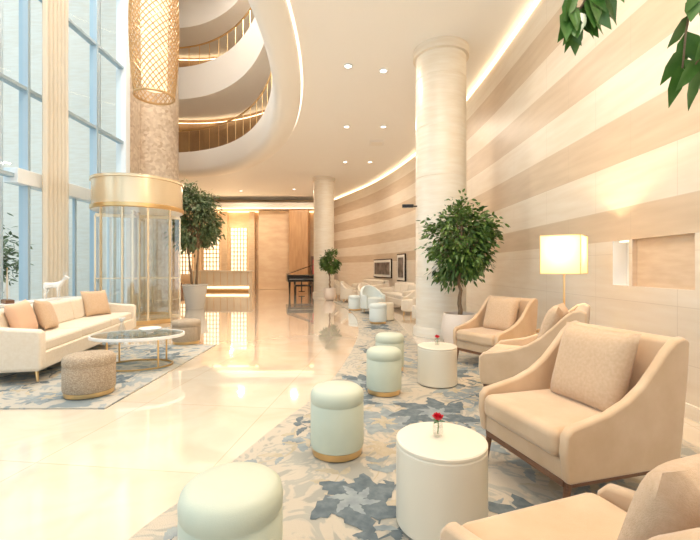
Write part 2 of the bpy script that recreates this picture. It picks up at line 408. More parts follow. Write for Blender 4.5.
mb=MB(); mb.add([(-6.75,11.95,0),(-6.95,13.5,0),(-6.95,13.5,13.4),(-6.75,11.95,13.4)],[(0,1,2,3)],M_mosaic); mb.build('wall_left_mosaic',smooth=False)
# far wall
mb=MB(); mb.add([(-16,25,0),(3,25,0),(3,25,H),(-16,25,H)],[(0,1,2,3)],M_farw); mb.build('wall_far',smooth=False)
mb=MB(); mb.box((-8.5,24.3,5.0),(13,1.3,.35),M_fascia); mb.build('trim_soffit_far',smooth=False)
mb=MB(); mb.box((-8.5,24.85,4.78),(13,.1,.05),M_covef); mb.box((-8.5,23.62,4.82),(13,.05,.03),M_covef); mb.build('trim_cove_far',smooth=False)
mb=MB(); mb.add([(-16,28.9,H),(3.3,28.9,H),(3.3,28.9,13.4),(-16,28.9,13.4)],[(0,1,2,3)],M_white); mb.build('wall_far_upper',smooth=False)
for cx,w_,z0,z1 in((-6.9,1.0,.8,3.8),(-8.6,1.0,.9,3.5),(-10.3,1.0,.9,3.5)):
    mb=MB(); zc=(z0+z1)/2; mb.box((cx,24.9,zc),(w_,.06,z1-z0),M_screen)
    for i in range(6): mb.box((cx-w_/2+i*w_/5,24.84,zc),(.05,.05,z1-z0),M_nichep)
    nn=int((z1-z0)/.25)
    for i in range(nn+1): mb.box((cx,24.84,z0+i*(z1-z0)/nn),(w_+.04,.05,.05),M_nichep)
    mb.build('lattice_screen',smooth=False)
mb=MB()
for cx in(-6.05,-7.75,-9.45): mb.box((cx,24.8,2.4),(.35,.3,4.75),M_nichep)
mb.build('wood_pilasters',smooth=False)
mb=MB(); mb.box((-4.6,24.6,2.4),(1.9,.7,4.8),M_farw); mb.box((-3.0,24.0,2.35),(1.1,1.4,4.7),M_brown); mb.build('wood_panel_pier',smooth=False,bevel=.02)
mb=MB(); mb.box((-7.2,22.6,.55),(3.2,.7,1.1),M_drum); mb.box((-7.2,22.5,1.13),(3.4,.9,.06),M_trav); mb.box((-7.2,22.23,.22),(3.2,.04,.10),M_covef); mb.box((-7.2,22.24,.05),(3.1,.04,.1),M_gold)
for k in range(9): mb.box((-8.7+k*.375,22.24,.7),(.02,.03,.75),M_gold)
mb.build('reception_desk',bevel=.015)
mb=MB(); mb.box((-9.8,21.6,.45),(1.6,.4,.06),M_wood); 
for sx in(-.7,.7): mb.box((-9.8+sx,21.6,.22),(.08,.36,.44),M_wood)
mb.build('low_bench',bevel=.01)

def column(name,x,y,r,h):
    mb=MB(); pr=[(r+.05,0),(r+.05,.14),(r+.02,.17),(r,.18)]
    z=.18
    while z+.95<h-.25:
        pr+=[(r,z+.935),(r-.008,z+.94),(r-.008,z+.948),(r,z+.953)]; z+=.953
    pr+=[(r,h-.18),(r+.05,h-.17),(r+.05,h)]
    mb.lathe((x,y,0),pr,M_trav,64); return mb.build(name,angle=50)
column('round_column',1.78,7.85,.485,H); column('round_column',-1.24,19,.485,H)
mb=MB(); mb.box((1.12,7.75,2.5),(.22,.08,.06),M_black); mb.box((1.25,7.78,2.5),(.14,.03,.03),M_black); mb.build('wall_speaker',bevel=.01)

# ---------------------------------------------------------------- carpets
edge=cr([(-1.6,-1),(-1.3,.8),(-1.05,1.9),(-.88,2.35),(-.62,3.2),(-.25,4.4),(.02,6.2),(.18,8.4),(.12,11),(-.25,13.6),(-.7,15.6)],8)
def backx(y):
    b=wallx(y)-.45
    if y>5.8: b=min(b,max(1.14,2.5-(y-5.8)*3.5))
    return b
mb=MB(); out=[(p.x,p.y) for p in edge]; back=[(backx(p.y),p.y) for p in edge]
n=len(out); vs=[(x,y,.014) for x,y in out]+[(x,y,.014) for x,y in back]+[(x,y,0.001) for x,y in out]
fs=[(k,n+k,n+k+1,k+1) for k in range(n-1)]+[(2*n+k,k,k+1,2*n+k+1) for k in range(n-1)]
mb.add(vs,fs,M_carp); carpet=mb.build('carpet',smooth=False)
def inside(x,y):
    for a,b in zip(edge,edge[1:]):
        if a.y<=y<=b.y: return x>a.x+(b.x-a.x)*(y-a.y)/(b.y-a.y)+.04 and x<backx(y)-.04
    return False
def blade(mb,x,y,a,L,W,mat,z,ins):
    n=9; Lp=[];Rp=[]
    for k in range(n+1):
        t=k/n; w=W*math.sin(pi*t**.8)**.8*(1-.30*(k%2)) if 0<t<1 else 0
        cx=x+L*t*math.cos(a+.5*(t-.5)); cy=y+L*t*math.sin(a+.5*(t-.5)); nx,ny=-math.sin(a),math.cos(a)
        Lp.append((cx+nx*w,cy+ny*w,z)); Rp.append((cx-nx*w,cy-ny*w,z))
    for p in Lp+Rp:
        if not ins(p[0],p[1]): return
    m=n+1; mb.add(Lp+Rp,[(m+k,m+k+1,k+1,k) for k in range(n)],mat)
def flower(mb,x,y,R,rot,nb,mat,mat2,z,ins):
    for k in range(nb):
        a=rot+2*pi*k/nb+.3*math.sin(k*5+rot); blade(mb,x,y,a,R*(.8+.35*abs(math.sin(k*3+rot))),R*.30,mat,z+k*5e-5,ins)
    for k in range(nb): blade(mb,x,y,rot+.4+2*pi*k/nb,R*.45,R*.10,mat2,z+6e-4+k*5e-5,ins)
def stem(mb,pts,w,mat,z,ins):
    ps=cr([(p[0],p[1],0) for p in pts],8)
    vs=[];fs=[]
    for i,p in enumerate(ps):
        t=(ps[min(i+1,len(ps)-1)]-ps[max(i-1,0)]).normalized(); s_=Vector((-t.y,t.x,0))*w*(.4+.6*math.sin(pi*i/len(ps)))
        vs+=[(p.x+s_.x,p.y+s_.y,z),(p.x-s_.x,p.y-s_.y,z)]
    if not all(ins(v[0],v[1]) for v in vs): return False
    for i in range(len(ps)-1): fs.append((2*i+1,2*i+3,2*i+2,2*i))
    mb.add(vs,fs,mat); return True
def pattern(ob,name,box,ins,nst,big,seed):
    mb=MB(); rr=random.Random(seed); mts=[M_blue,M_ochre,M_blue,M_ochre,M_slate]
    for i in range(nst):
        x=rr.uniform(box[0],box[1]); y=rr.uniform(box[2],box[3]); a=rr.uniform(0,6.28); L=rr.uniform(.4,.9); mt=rr.choice(mts); pts=[(x,y)]
        for k in range(4):
            a+=rr.uniform(-.8,.8); pts.append((pts[-1][0]+L/4*math.cos(a),pts[-1][1]+L/4*math.sin(a)))
        z=.0146+(i%40)*4e-5
        if stem(mb,pts,rr.uniform(.005,.012),mt,z,ins):
            for j in range(1,5):
                for q,sg in enumerate((-1,1)): blade(mb,pts[j][0],pts[j][1],a+sg*rr.uniform(.5,1.3),rr.uniform(.08,.20),rr.uniform(.02,.05),rr.choice([mt,M_blue,M_ochre]),z+(j*2+q)*4e-6,ins)
    for i,(x,y,R,rot,nb,dk) in enumerate(big): flower(mb,x,y,R,rot,nb,M_slate if dk else M_blue,M_blue if dk else M_ochre,.0164+(i%4)*1e-5,ins)
    return mb.build(name,ob,smooth=False,merge=False)
big=[(.02,2.22,.34,.3,6,1),(.28,3.35,.30,1.,6,0),(.75,3.55,.38,2,7,1),(1.0,3.0,.24,2,6,0),(-.3,2.95,.2,.4,5,0),(.1,4.5,.32,1,6,1),(1.2,4.9,.34,1,6,1),(.75,5.4,.36,1,7,0),(1.3,5.8,.3,0,6,1),(.45,6.4,.38,2,6,1),(.75,7.5,.3,2,6,0),(-.6,1.75,.2,1,5,0),(.9,1.95,.3,1,6,1),(1.6,1.6,.3,1,6,0),(.7,8.7,.4,2,6,1),(.5,10,.4,1,6,0),(.7,11.5,.4,1,6,1),(.3,13,.4,1,6,0),(1.75,3.0,.3,1,6,1),(1.1,4.2,.24,2,6,0),(.1,3.9,.2,2,5,1),(.62,2.75,.24,2.5,6,1)]
pattern(carpet,'floral_pattern',(-1,2.4,1.2,15),inside,330,big,3)
mb=MB(); mb.box((-3.93,5.2,.007),(3.35,3.05,.014),M_carp2)
rug=mb.build('area_rug',smooth=False)
pattern(rug,'rug_pattern',(-5.5,-2.3,3.7,6.7),lambda x,y:-5.58<x<-2.28 and 3.70<y<6.70,90,[(-2.75,4.55,.3,.5,6,1),(-3.3,5.0,.35,1,6,0),(-2.65,5.8,.28,2,6,1),(-3.0,6.3,.25,0,6,1),(-3.0,3.98,.22,2,6,0),(-2.5,5.1,.2,1,6,0)],5)

# ---------------------------------------------------------------- furniture
def armchair(name,x,y,fx,fy,shell=M_tan,pil=M_tan2,sc=1.0,w=.74,pillow=True):
    r=empty(name,(x,y,FZ),face_rz(fx,fy)); r.scale=(sc,)*3
    o=[(-.37,.20),(-.39,.34),(-.385,.435),(-.35,.475),(-.25,.495),(-.12,.525),(0,.575),(.10,.645),(.19,.735),(.265,.82),(.325,.87),(.385,.885),(.43,.865),(.42,.70),(.385,.40),(.36,.20)]
    mb=MB(); th=.055
    mb.prismx(o,-w/2,-w/2+th,shell); mb.prismx(o,w/2-th,w/2,shell); mb.build('side_panels',r,bevel=.02)
    b=[(.21,.22),(.25,.45),(.30,.72),(.33,.86),(.385,.88),(.425,.86),(.415,.70),(.38,.40),(.355,.20)]
    mb=MB(); mb.prismx(b,-w/2+th*.6,w/2-th*.6,shell); mb.build('backrest',r,bevel=.022)
    mb=MB(); mb.box((0,-.06,.25),(w-.07,.60,.11),shell); mb.build('seat_base',r,bevel=.02)
    mb=MB(); mb.box((0,-.085,.375),(w-.12,.63,.15),shell); mb.build('seat_cushion',r,bevel=.05,bseg=5)
    if pillow:
        mb=MB(); mb.pillow(.52,.50,.17,pil,Matrix.Translation((0,.15,.655))@Matrix.Rotation(math.radians(-17),4,'X')); mb.build('back_pillow',r,angle=70)
    mb=MB()
    for sx in(-1,1):
        mb.box((sx*(w/2-.05),0,.185),(.035,.70,.035),M_wood)
        for yy in(-.33,.33): mb.tube([(sx*(w/2-.05),yy,.19),(sx*(w/2-.045),yy*1.08,0)],[.022,.013],M_wood,8)
    for yy in(-.34,.34): mb.box((0,yy,.185),(w-.1,.035,.035),M_wood)
    mb.build('wood_frame',r,bevel=.004,bseg=2); return r
armchair('armchair',1.34,2.43,-.963,-.268,sc=1.02)
armchair('armchair',1.74,3.80,-.84,.54,sc=1.06)
armchair('armchair',1.92,5.35,-.85,-.52)
armchair('armchair',.76,1.05,-.33,.94)

def drum_table(name,x,y,r=.225,h=.42,z=FZ):
    mb=MB(); mb.lathe((0,0,0),[(r-.015,0),(r,.012),(r,h-.03),(r-.004,h-.025),(r-.004,h-.02),(r,h-.016),(r,h-.005),(r-.006,h)],M_drum,56)
    return mb.build(name,loc=(x,y,z),angle=30)
drum_table('drum_side_table',.46,2.02); drum_table('drum_side_table',.97,4.45,.215)
def pouf(name,x,y,r=.195,h=.46,mat=M_sage,z=FZ):
    mb=MB(); mb.lathe((0,0,0),[(r-.02,0),(r-.012,.003),(r-.010,.045)],M_gold,48)
    mb.lathe((0,0,0),[(r-.02,.045),(r-.004,.05),(r,.07),(r,h-.12),(r-.005,h-.113),(r-.005,h-.107),(r,h-.10),(r+.002,h-.06),(r-.006,h-.03),(r-.03,h-.010),(r-.08,h-.001),(0.0,h+.005)],mat,48)
    return mb.build(name,loc=(x,y,z),angle=50)
pouf('upholstered_pouf',-.46,1.56,.195,.455); pouf('upholstered_pouf',-.09,2.80,.185); pouf('upholstered_pouf',.35,4.13,.18); pouf('upholstered_pouf',.50,5.05,.18)
pouf('woven_pouf',-2.67,4.1,.235,.41,M_woven); pouf('woven_pouf',-2.80,6.85,.23,.40,M_woven)
pouf('upholstered_pouf',.65,9.3,.2,.46,M_ice)
drum_table('drum_side_table',.88,9.9,.2)

def rose_vase(name,x,y,z):
    mb=MB(); mb.lathe((0,0,0),[(0.0,.004),(.022,.004),(.026,.02),(.026,.055),(.022,.07),(.024,.075)],M_vase,24,caps=False)
    mb.tube([(0,0,.01),(.003,0,.05),(0,0,.085)],.003,M_stem)
    for ring,(rad,n) in enumerate(((.004,3),(.012,5),(.02,7))):
        for k in range(n):
            a=2*pi*k/n+ring; d=Vector((math.cos(a)*(.3+ring*.3),math.sin(a)*(.3+ring*.3),1)); s_=Vector((-math.sin(a),math.cos(a),0))
            mb.leaf(Vector((math.cos(a)*rad*.6,math.sin(a)*rad*.6,.082)),d,s_,.038-.004*ring,.036,M_red,0)
    for a in(0,2.2,4): mb.leaf(Vector((0,0,.07)),Vector((math.cos(a),math.sin(a),.2)),Vector((-math.sin(a),math.cos(a),0)),.04,.02,M_stem)
    return mb.build(name,loc=(x,y,z),merge=False)
rose_vase('rose_in_glass_vase',.45,2.05,.441); rose_vase('rose_in_glass_vase',.97,4.45,.441)

def sofa(name,x,y,fx,fy,L,dep=.95,mat=M_cream,n=3,bh=.76,ah=.60,legs=M_gold,z=FZ):
    r=empty(name,(x,y,z),face_rz(fx,fy)); hd=dep/2
    mb=MB(); mb.box((0,0,.23),(L-.02,dep-.04,.20),mat); mb.build('base',r,bevel=.025)
    mb=MB()
    o=[(-hd,.14),(-hd,ah-.06),(-hd+.03,ah-.01),(-hd+.3,ah+.01),(hd-.2,ah+.06),(hd-.02,ah+.08),(hd,.14)]
    mb.prismx(o,-L/2,-L/2+.13,mat); mb.prismx(o,L/2-.13,L/2,mat); mb.build('arms',r,bevel=.035,bseg=4)
    mb=MB(); b=[(hd-.24,.3),(hd-.20,bh-.02),(hd-.16,bh),(hd-.03,bh),(hd,bh-.04),(hd,.14),(hd-.2,.14)]; mb.prismx(b,-L/2+.05,L/2-.05,mat); mb.build('backrest',r,bevel=.03,bseg=4)
    w=(L-.28)/n
    for i in range(n):
        cx=-L/2+.14+w*(i+.5)
        mb=MB(); mb.box((cx,-.10,.385),(w-.012,dep-.28,.14),mat); mb.build('seat_cushion_%d'%(i+1),r,bevel=.04,bseg=4)
        mb=MB(); mb.box((0,0,0),(w-.02,.14,.34),mat); o_=mb.build('back_cushion_%d'%(i+1),r,bevel=.05,bseg=4); o_.location=(cx,hd-.29,.60); o_.rotation_euler=(math.radians(-10),0,0)
    mb=MB()
    for sx in(-1,1):
        for sy in(-1,1): mb.tube([(sx*(L/2-.12),sy*(hd-.1),.15),(sx*(L/2-.1),sy*(hd-.08),0)],[.022,.012],legs,10)
    mb.build('legs',r); return r
sf=sofa('sofa',-4.22,5.95,.98,.2,3.3)
def throw(parent,name,lx,ly,lz,w,mat,rx=-20,ry=0,rz=0):
    mb=MB(); mb.pillow(w,w*.95,.15,mat,Matrix.Identity(4)); o=mb.build(name,parent,angle=70); o.location=(lx,ly,lz); o.rotation_euler=(math.radians(rx),math.radians(ry),math.radians(rz))
throw(sf,'throw_pillow_1',1.05,.0,.67,.48,M_tan2,-18,0,-30)
throw(sf,'throw_pillow_2',-.55,.0,.65,.44,M_tan2,-20,6,8)
throw(sf,'throw_pillow_3',-1.0,.05,.66,.44,M_peach,-16,-6,0)
r=empty('coffee_table',(-2.78,5.25,FZ),.2)
mb=MB(); mb.lathe((0,0,0),[(0,.385),(.55,.385)],M_gtab,64,sy=.72); mb.lathe((0,0,0),[(0,.412),(.55,.412)],M_gtab,64,sy=.72); mb.lathe((0,0,0),[(.55,.38),(.57,.38),(.575,.40),(.57,.418),(.55,.418),(.55,.38)],M_porc,64,sy=.72); mb.build('oval_top',r,angle=30)
mb=MB()
for k in range(4):
    a=pi/4+k*pi/2; x,y=.42*math.cos(a),.30*math.sin(a); mb.tube([(x,y,.385),(x*1.0,y,.0)],.012,M_gold)
mb.lathe((0,0,0),[(.41,.0),(.43,.0),(.43,.02),(.41,.02),(.41,0)],M_gold,48,sy=.72); mb.tube([(-.3,-.21,.37),(.3,.21,.37)],.01,M_gold); mb.tube([(-.3,.21,.37),(.3,-.21,.37)],.01,M_gold)
mb.build('gold_frame',r)
mb=MB(); mb.lathe((0,0,0),[(0,0),(.04,0),(.05,.02),(.12,.05),(.14,.07),(.125,.06),(.04,.03),(0,.025)],M_porc,32); mb.build('decorative_bowl',loc=(-2.65,5.3,.436))
mb=MB(); mb.lathe((0,0,0),[(0,0),(.03,0),(.045,.05),(.02,.12),(.02,.15),(.028,.16)],M_vase,24,caps=False)
for k in range(14):
    a=k*2.4; mb.leaf(Vector((0,0,.13)),Vector((math.cos(a)*.6,math.sin(a)*.6,1)),Vector((-math.sin(a),math.cos(a),0)),.10,.04,M_porc)
mb.build('flower_vase',loc=(-3.05,5.35,.436),merge=False)

def tub(name,x,y,fx,fy,mat,z=FZ):
    r=empty(name,(x,y,z),face_rz(fx,fy)); R=.36
    mb=MB(); n=28; a0,a1_=math.radians(-35),math.radians(215)
    vs=[];fs=[]
    for k in range(n+1):
        a=a0+(a1_-a0)*k/n; hh=.52+.26*max(0,math.sin(a))**1.2
        for rad,z in((R,.14),(R,hh),(R-.08,hh),(R-.08,.14)): vs.append((rad*math.cos(a),rad*math.sin(a),z))
    for k in range(n):
        for i in range(4): fs.append((k*4+i,k*4+(i+1)%4,(k+1)*4+(i+1)%4,(k+1)*4+i))
    fs+=[(0,1,2,3),(n*4+3,n*4+2,n*4+1,n*4)]
    mb.add(vs,fs,mat); mb.build('shell',r,bevel=.02)
    mb=MB(); mb.lathe((0,-.02,0),[(.25,.14),(.30,.16),(.31,.38),(.29,.43),(.2,.445),(0,.45)],mat,32); mb.build('seat',r,angle=50)
    mb=MB()
    for a in(.8,2.3,3.9,5.5): mb.tube([(.24*math.cos(a),.24*math.sin(a),.16),(.27*math.cos(a),.27*math.sin(a),0)],[.018,.011],M_gold)
    mb.build('legs',r)
tub('tub_chair',.65,11.4,.4,-.9,M_ice); tub('tub_chair',1.75,9.2,-1,.2,M_cream,.001) 
tub('tub_chair',.62,13.4,.5,-.8,M_cream); tub('tub_chair',-.0,15.0,.9,-.3,M_cream); tub('tub_chair',-.35,17.4,.9,-.3,M_cream,.001)
tub('tub_chair',1.7,10.8,-.9,-.4,M_cream,.001)
sofa('banquette_sofa',1.74,13.3,-.97,-.22,2.4,.85,M_cream,3,.8,.6,z=.001)
sofa('banquette_sofa',.85,17.4,-.93,-.37,2.2,.85,M_cream,2,.8,.6,z=.001)
drum_table('drum_side_table',.75,12.4); pouf('upholstered_pouf',.15,12.2,.2,.45,M_ice)

# floor lamp
r=empty('floor_lamp',(2.3,4.3,FZ),math.radians(50))
mb=MB(); s_=.19
for (x0,y0,x1,y1) in((-s_,-s_,s_,-s_),(s_,-s_,s_,s_),(s_,s_,-s_,s_),(-s_,s_,-s_,-s_)): mb.add([(x0,y0,1.22),(x1,y1,1.22),(x1,y1,1.62),(x0,y0,1.62)],[(0,1,2,3)],M_shade)
mb.build('shade',r,smooth=False)
mb=MB()
for z in(1.22,1.62):
    for (x0,y0,x1,y1) in((-s_,-s_,s_,-s_),(s_,-s_,s_,s_),(s_,s_,-s_,s_),(-s_,s_,-s_,-s_)): mb.tube([(x0,y0,z),(x1,y1,z)],.005,M_gold,6)
for sx in(-1,1):
    for sy in(-1,1): mb.tube([(sx*s_,sy*s_,1.22),(sx*s_,sy*s_,1.62)],.005,M_gold,6)
mb.box((0,0,.015),(.28,.28,.03),M_gold); mb.tube([(0,0,.03),(0,0,1.40)],.012,M_gold)
mb.tube([(-s_,0,1.58),(s_,0,1.58)],.004,M_gold,6); mb.tube([(0,-s_,1.58),(0,s_,1.58)],.004,M_gold,6)
mb.tube([(0,0,1.40),(0,0,1.58)],.006,M_gold,6)
mb.build('stand',r)
mb=MB(); mb.lathe((.03,0,1.38),[(0,0),(.025,.01),(.035,.05),(.02,.09),(0,.1)],M_bulb,16); mb.build('bulb',r)
mb=MB(); mb.lathe((0,0,0),[(.12,0),(.12,.02),(.015,.03),(.015,.5),(.22,.51),(.22,.53),(0,.53)],M_gold,32); mb.build('round_side_table',loc=(2.45,4.75,FZ))

# ---------------------------------------------------------------- plants
def tree(name,x,y,pot,trunk_h,cz,rx,rz_,nleaf,L,matl,matp,seed,potr,poth,multi=1,z0=.001):
    rg=random.Random(seed); r=empty(name,(x,y,z0))
    mb=MB(); pr=potr
    if pot=='round': mb.lathe((0,0,0),[(pr*.55,0),(pr*.75,.03),(pr*.97,poth*.35),(pr,poth*.6),(pr*.92,poth*.9),(pr*.88,poth),(pr*.8,poth),(pr*.8,poth-.06)],matp,48,caps=False)
    else: mb.lathe((0,0,0),[(pr*.72,0),(pr,poth-.06),(pr*1.05,poth-.05),(pr*1.05,poth),(pr*.93,poth),(pr*.9,poth-.06)],matp,48,caps=False)
    mb.lathe((0,0,0),[(0,poth-.05),(pr*.85,poth-.05)],M_soil,32); mb.lathe((0,0,0),[(0,.002),(pr*.55,.002)],matp,32); mb.build('pot',r)
    mb=MB(); tops=[]
    for m in range(multi):
        a=rg.uniform(0,6.28); q=.10*(multi>1)
        pts=[Vector((q*math.cos(a),q*math.sin(a),poth-.06))]
        for k in range(1,7): pts.append(Vector((q*math.cos(a)*(1+k*.25)+rg.uniform(-.02,.02),q*math.sin(a)*(1+k*.25)+rg.uniform(-.02,.02),poth-.06+(trunk_h-poth+.06)*k/6)))
        mb.tube(pts,[.04-.003*k for k in range(7)],M_bark,8); tops.append(pts[-1])
    cl=[]
    for k in range(60 if nleaf>1500 else 24):
        while True:
            p=Vector((rg.uniform(-1,1),rg.uniform(-1,1),rg.uniform(-1,1)))
            if .35<p.length<.88: break
        c=Vector((p.x*rx,p.y*rx,cz+p.z*rz_)); cl.append(c)
        t=rg.choice(tops); mid=(t+c)/2+Vector((0,0,.05)); mb.tube([t-Vector((0,0,.05)),mid,c],[.014,.008,.004],M_bark,5)
    mb.build('trunk',r)
    mb=MB()
    for i in range(nleaf):
        c=rg.choice(cl); p=c+Vector((rg.gauss(0,1),rg.gauss(0,1),rg.gauss(0,1)))*rx*.14
        d=Vector((p.x,p.y,(p.z-cz)*.5)); d=(d.normalized() if d.length>.01 else Vector((1,0,0)))+Vector((rg.uniform(-.7,.7),rg.uniform(-.7,.7),rg.uniform(-.9,.3)))
        mb.leaf(p,d,Vector((rg.uniform(-1,1),rg.uniform(-1,1),rg.uniform(-.3,.3))),L*rg.uniform(.7,1.2),L*.45,matl,.25)
    mb.build('foliage',r,merge=False,angle=180)
    return r
tree('potted_ficus_tree',1.80,6.55,'round',1.15,1.70,.60,.70,5200,.095,M_leaf,M_pot,1,.30,.56)
tree('potted_shrub',-.82,16.2,'round',1.0,1.50,.48,.50,1300,.13,M_leaf,M_pot,2,.26,.5)
tree('potted_olive_tree',-5.0,12.9,'cone',2.0,2.95,.86,1.25,5200,.14,M_leafd,M_potg,3,.38,.78,3)
tree('potted_balcony_plant',-3.0,16.4,'cone',.6,.8,.35,.4,400,.14,M_leaf,M_potg,4,.18,.35,z0=6.401)
r=empty('potted_weeping_ficus',(0,0,0)); rg=random.Random(11)
mb=MB(); mb.lathe((2.6,.75,0.016),[(.18,0),(.26,.42),(.28,.43),(.28,.48),(.24,.48),(.23,.42)],M_pot,40,caps=False); mb.lathe((2.6,.75,0),[(0,.42),(.235,.42)],M_soil,32); mb.build('pot',r)
mb=MB(); mb.tube([(2.6,.75,.4),(2.5,.76,1.2),(2.38,.8,1.9),(2.2,.85,2.5)],[.04,.035,.028,.02],M_bark)
br=[[(2.3,.82,2.2),(1.9,1.0,2.55),(1.4,1.2,2.5),(1.13,1.28,2.22),(1.08,1.3,1.95)],
    [(1.7,1.1,2.56),(1.2,1.25,2.5),(.82,1.3,2.30),(.69,1.3,2.12)],
    [(1.9,1.0,2.55),(1.5,1.15,2.4),(1.2,1.2,2.16),(1.07,1.24,1.93)],
    [(1.0,1.27,2.44),(.85,1.3,2.28),(.76,1.3,2.16),(.73,1.3,2.12)],
    [(2.3,.82,2.3),(2.1,.6,2.7),(2.4,.4,2.8)],[(2.3,.82,2.2),(2.6,1.0,2.6),(2.8,.9,2.8)]]
lb=MB()
for bi,b in enumerate(br):
    ps=cr(b,6); mb.tube(ps,[.008-.0055*i/len(ps) for i in range(len(ps))],M_bark,6)
    for i,p in enumerate(ps):
        if bi<4 and i<len(ps)*.35: continue
        for q in range(3 if bi>3 else 1+(i%2)):
            a=rg.uniform(0,6.28)
            d=Vector((math.cos(a)*.6,math.sin(a)*.4,-.8)) if bi<4 else Vector((math.cos(a),math.sin(a),-.2))
            lb.leaf(p,d,Vector((1,rg.uniform(-.6,.6),rg.uniform(-.3,.3))),rg.uniform(.10,.14),rg.uniform(.045,.058),M_leafn,.1)
mb.build('branches',r); lb.build('leaves',r,merge=False,angle=180)

# ---------------------------------------------------------------- chandelier
mb=MB(); cx,cy=-4.4,9.0
def cr_r(z): return .40+.07*math.sin((z-5)*1.1)+.025*(z-5)
for sg in(-1,1):
    for k in range(24):
        pts=[]
        for i in range(70):
            z=5.15+i*(7.9/69); a=2*pi*k/24+sg*(z-5)*1.8; rr_=cr_r(z); pts.append((cx+rr_*math.cos(a),cy+rr_*math.sin(a),z))
        mb.tube(pts,.011,M_mirror,5)
for z in(5.15,13.05): 
    pts=[(cx+cr_r(z)*math.cos(a*pi/12),cy+cr_r(z)*math.sin(a*pi/12),z) for a in range(25)]; mb.tube(pts,.025,M_mirror,6)
mb.lathe((cx,cy,0),[(.0,5.3),(.26,5.35),(.30,8),(.30,12.9),(0,13)],M_crys,32)
mb.tube([(cx,cy,13),(cx,cy,13.4)],.05,M_gold)
mb.build('pendant_chandelier',merge=False)

# ---------------------------------------------------------------- revolving door
r=empty('revolving_door',(-5.25,9.95,0)); R=1.0
mb=MB(); mb.lathe((0,0,0),[(R+.01,2.68),(R+.04,2.70),(R+.04,2.78),(R+.01,2.79)],M_gold,64,caps=False); mb.lathe((0,0,0),[(R+.01,2.79),(R+.01,3.36),(R+.04,3.37),(R+.04,3.43),(0,3.43)],M_canopy,64,caps=False); mb.lathe((0,0,0),[(0,2.68),(R+.01,2.68)],M_white,64); mb.build('canopy',r,angle=35)
mb=MB()
for a0 in(-.62*pi,.38*pi): mb.lathe((0,0,0),[(R,.06),(R,2.68)],M_glass2,20,a0=a0,a1=a0+.5*pi)
mb.build('drum_glass',r)
mb=MB()
for a0 in(-.62*pi,.38*pi):
    for k in (0,.167,.333,.5): a=a0+k*pi; mb.box((R*math.cos(a),R*math.sin(a),1.33),(.04,.04,2.7),M_canopy,a)
    mb.lathe((0,0,0),[(R-.03,.0),(R+.03,0),(R+.03,.10),(R-.03,.10),(R-.03,0)],M_gold,20,a0=a0,a1=a0+.5*pi)
mb.lathe((0,0,0),[(R-.02,.003),(R+.06,.003)],M_gold,64); mb.tube([(0,0,0),(0,0,2.68)],.035,M_canopy)
for k in range(4):
    a=.35+k*pi/2; c,s2=math.cos(a),math.sin(a); q=R-.06
    mb.add([(0,0,.12),(c*q,s2*q,.12),(c*q,s2*q,2.55),(0,0,2.55)],[(0,1,2,3)],M_glass2)
    for z in(.08,2.58,1.05): mb.box((c*q/2,s2*q/2,z),(q,.035,.08 if z!=1.05 else .03),M_canopy,a)
    mb.box((c*q,s2*q,1.33),(.035,.035,2.5),M_canopy,a)
mb.build('wings',r)

# ---------------------------------------------------------------- piano
r=empty('grand_piano',(-2.5,20.4,0.001),math.radians(12))
o=[(-.72,-.5),(.72,-.5),(.72,.0),(.60,.35),(.35,.62),(.15,.95),(-.15,1.15),(-.5,1.12),(-.72,.9)]
mb=MB(); mb.prismz(o,.62,.95,M_black); mb.box((0,-.62,.68),(1.44,.28,.12),M_black); mb.build('case',r,bevel=.01)
mb=MB(); mb.prismz([(x*.93,y*.9+.03) for x,y in o],.952,.96,M_gold); mb.build('soundboard',r,smooth=False)
mb=MB(); T=Matrix.Translation((-.72,0,.97))@Matrix.Rotation(math.radians(-20),4,'Y')@Matrix.Translation((.72,0,0)); mb.prismz(o,0,.025,M_black,T); mb.tube([(.55,.1,.95),(.48,.1,1.38)],.012,M_black); mb.build('lid',r)
mb=MB(); mb.box((0,-.64,.745),(1.22,.14,.02),M_ivory)
for k in range(36):
    if k%7 in(2,6): continue
    mb.box((-.6+k*.0335,-.61,.76),(.014,.09,.014),M_black)
mb.build('keyboard',r,smooth=False)
mb=MB()
for x,y in((-.6,-.4),(.6,-.4),(-.25,.9)): mb.tube([(x,y,.62),(x,y,.3),(x,y,.0)],[.06,.045,.035],M_black)
mb.tube([(0,-.3,.62),(0,-.35,.1)],.03,M_black); mb.box((0,-.38,.12),(.3,.12,.04),M_black)
mb.build('legs_and_pedals',r)
mb=MB(); mb.box((0,0,.46),(.8,.35,.08),M_black)
for sx in(-.35,.35):
    for sy in(-.13,.13): mb.tube([(sx,sy,.43),(sx,sy,0)],.02,M_black)
mb.build('piano_bench',loc=(-2.25,19.2,0.001),rz=.2,bevel=.01)

def wallart(name,y,z,w,h,mats):
    x=wallx(y); dx=wallx(y+.3)-wallx(y-.3); a=math.atan2(.6,dx)
    M=Matrix.Translation((x,y,z))@Matrix.Rotation(a,4,'Z')@Matrix.Translation((0,.05,0))
    mb=MB(); mb.box((0,0,0),(w,.05,h),M_black,M=M); mb.box((0,.028,0),(w-.08,.01,h-.08),M_artmat,M=M); mb.box((0,.036,0),(w-.3,.01,h-.3) if w>.6 else (w-.16,.01,h-.3),mats,M=M)
    return mb.build(name,smooth=False)
wallart('framed_picture',18.3,1.28,2.2,.85,M_art); wallart('framed_picture',16.1,1.32,.9,1.1,M_art)
mb=MB(); mb.box((-1.95,23.9,1.0),(.7,.4,2.0),M_wood); mb.box((-1.95,23.68,1.2),(.5,.02,1.2),M_red); mb.build('display_cabinet',bevel=.01)

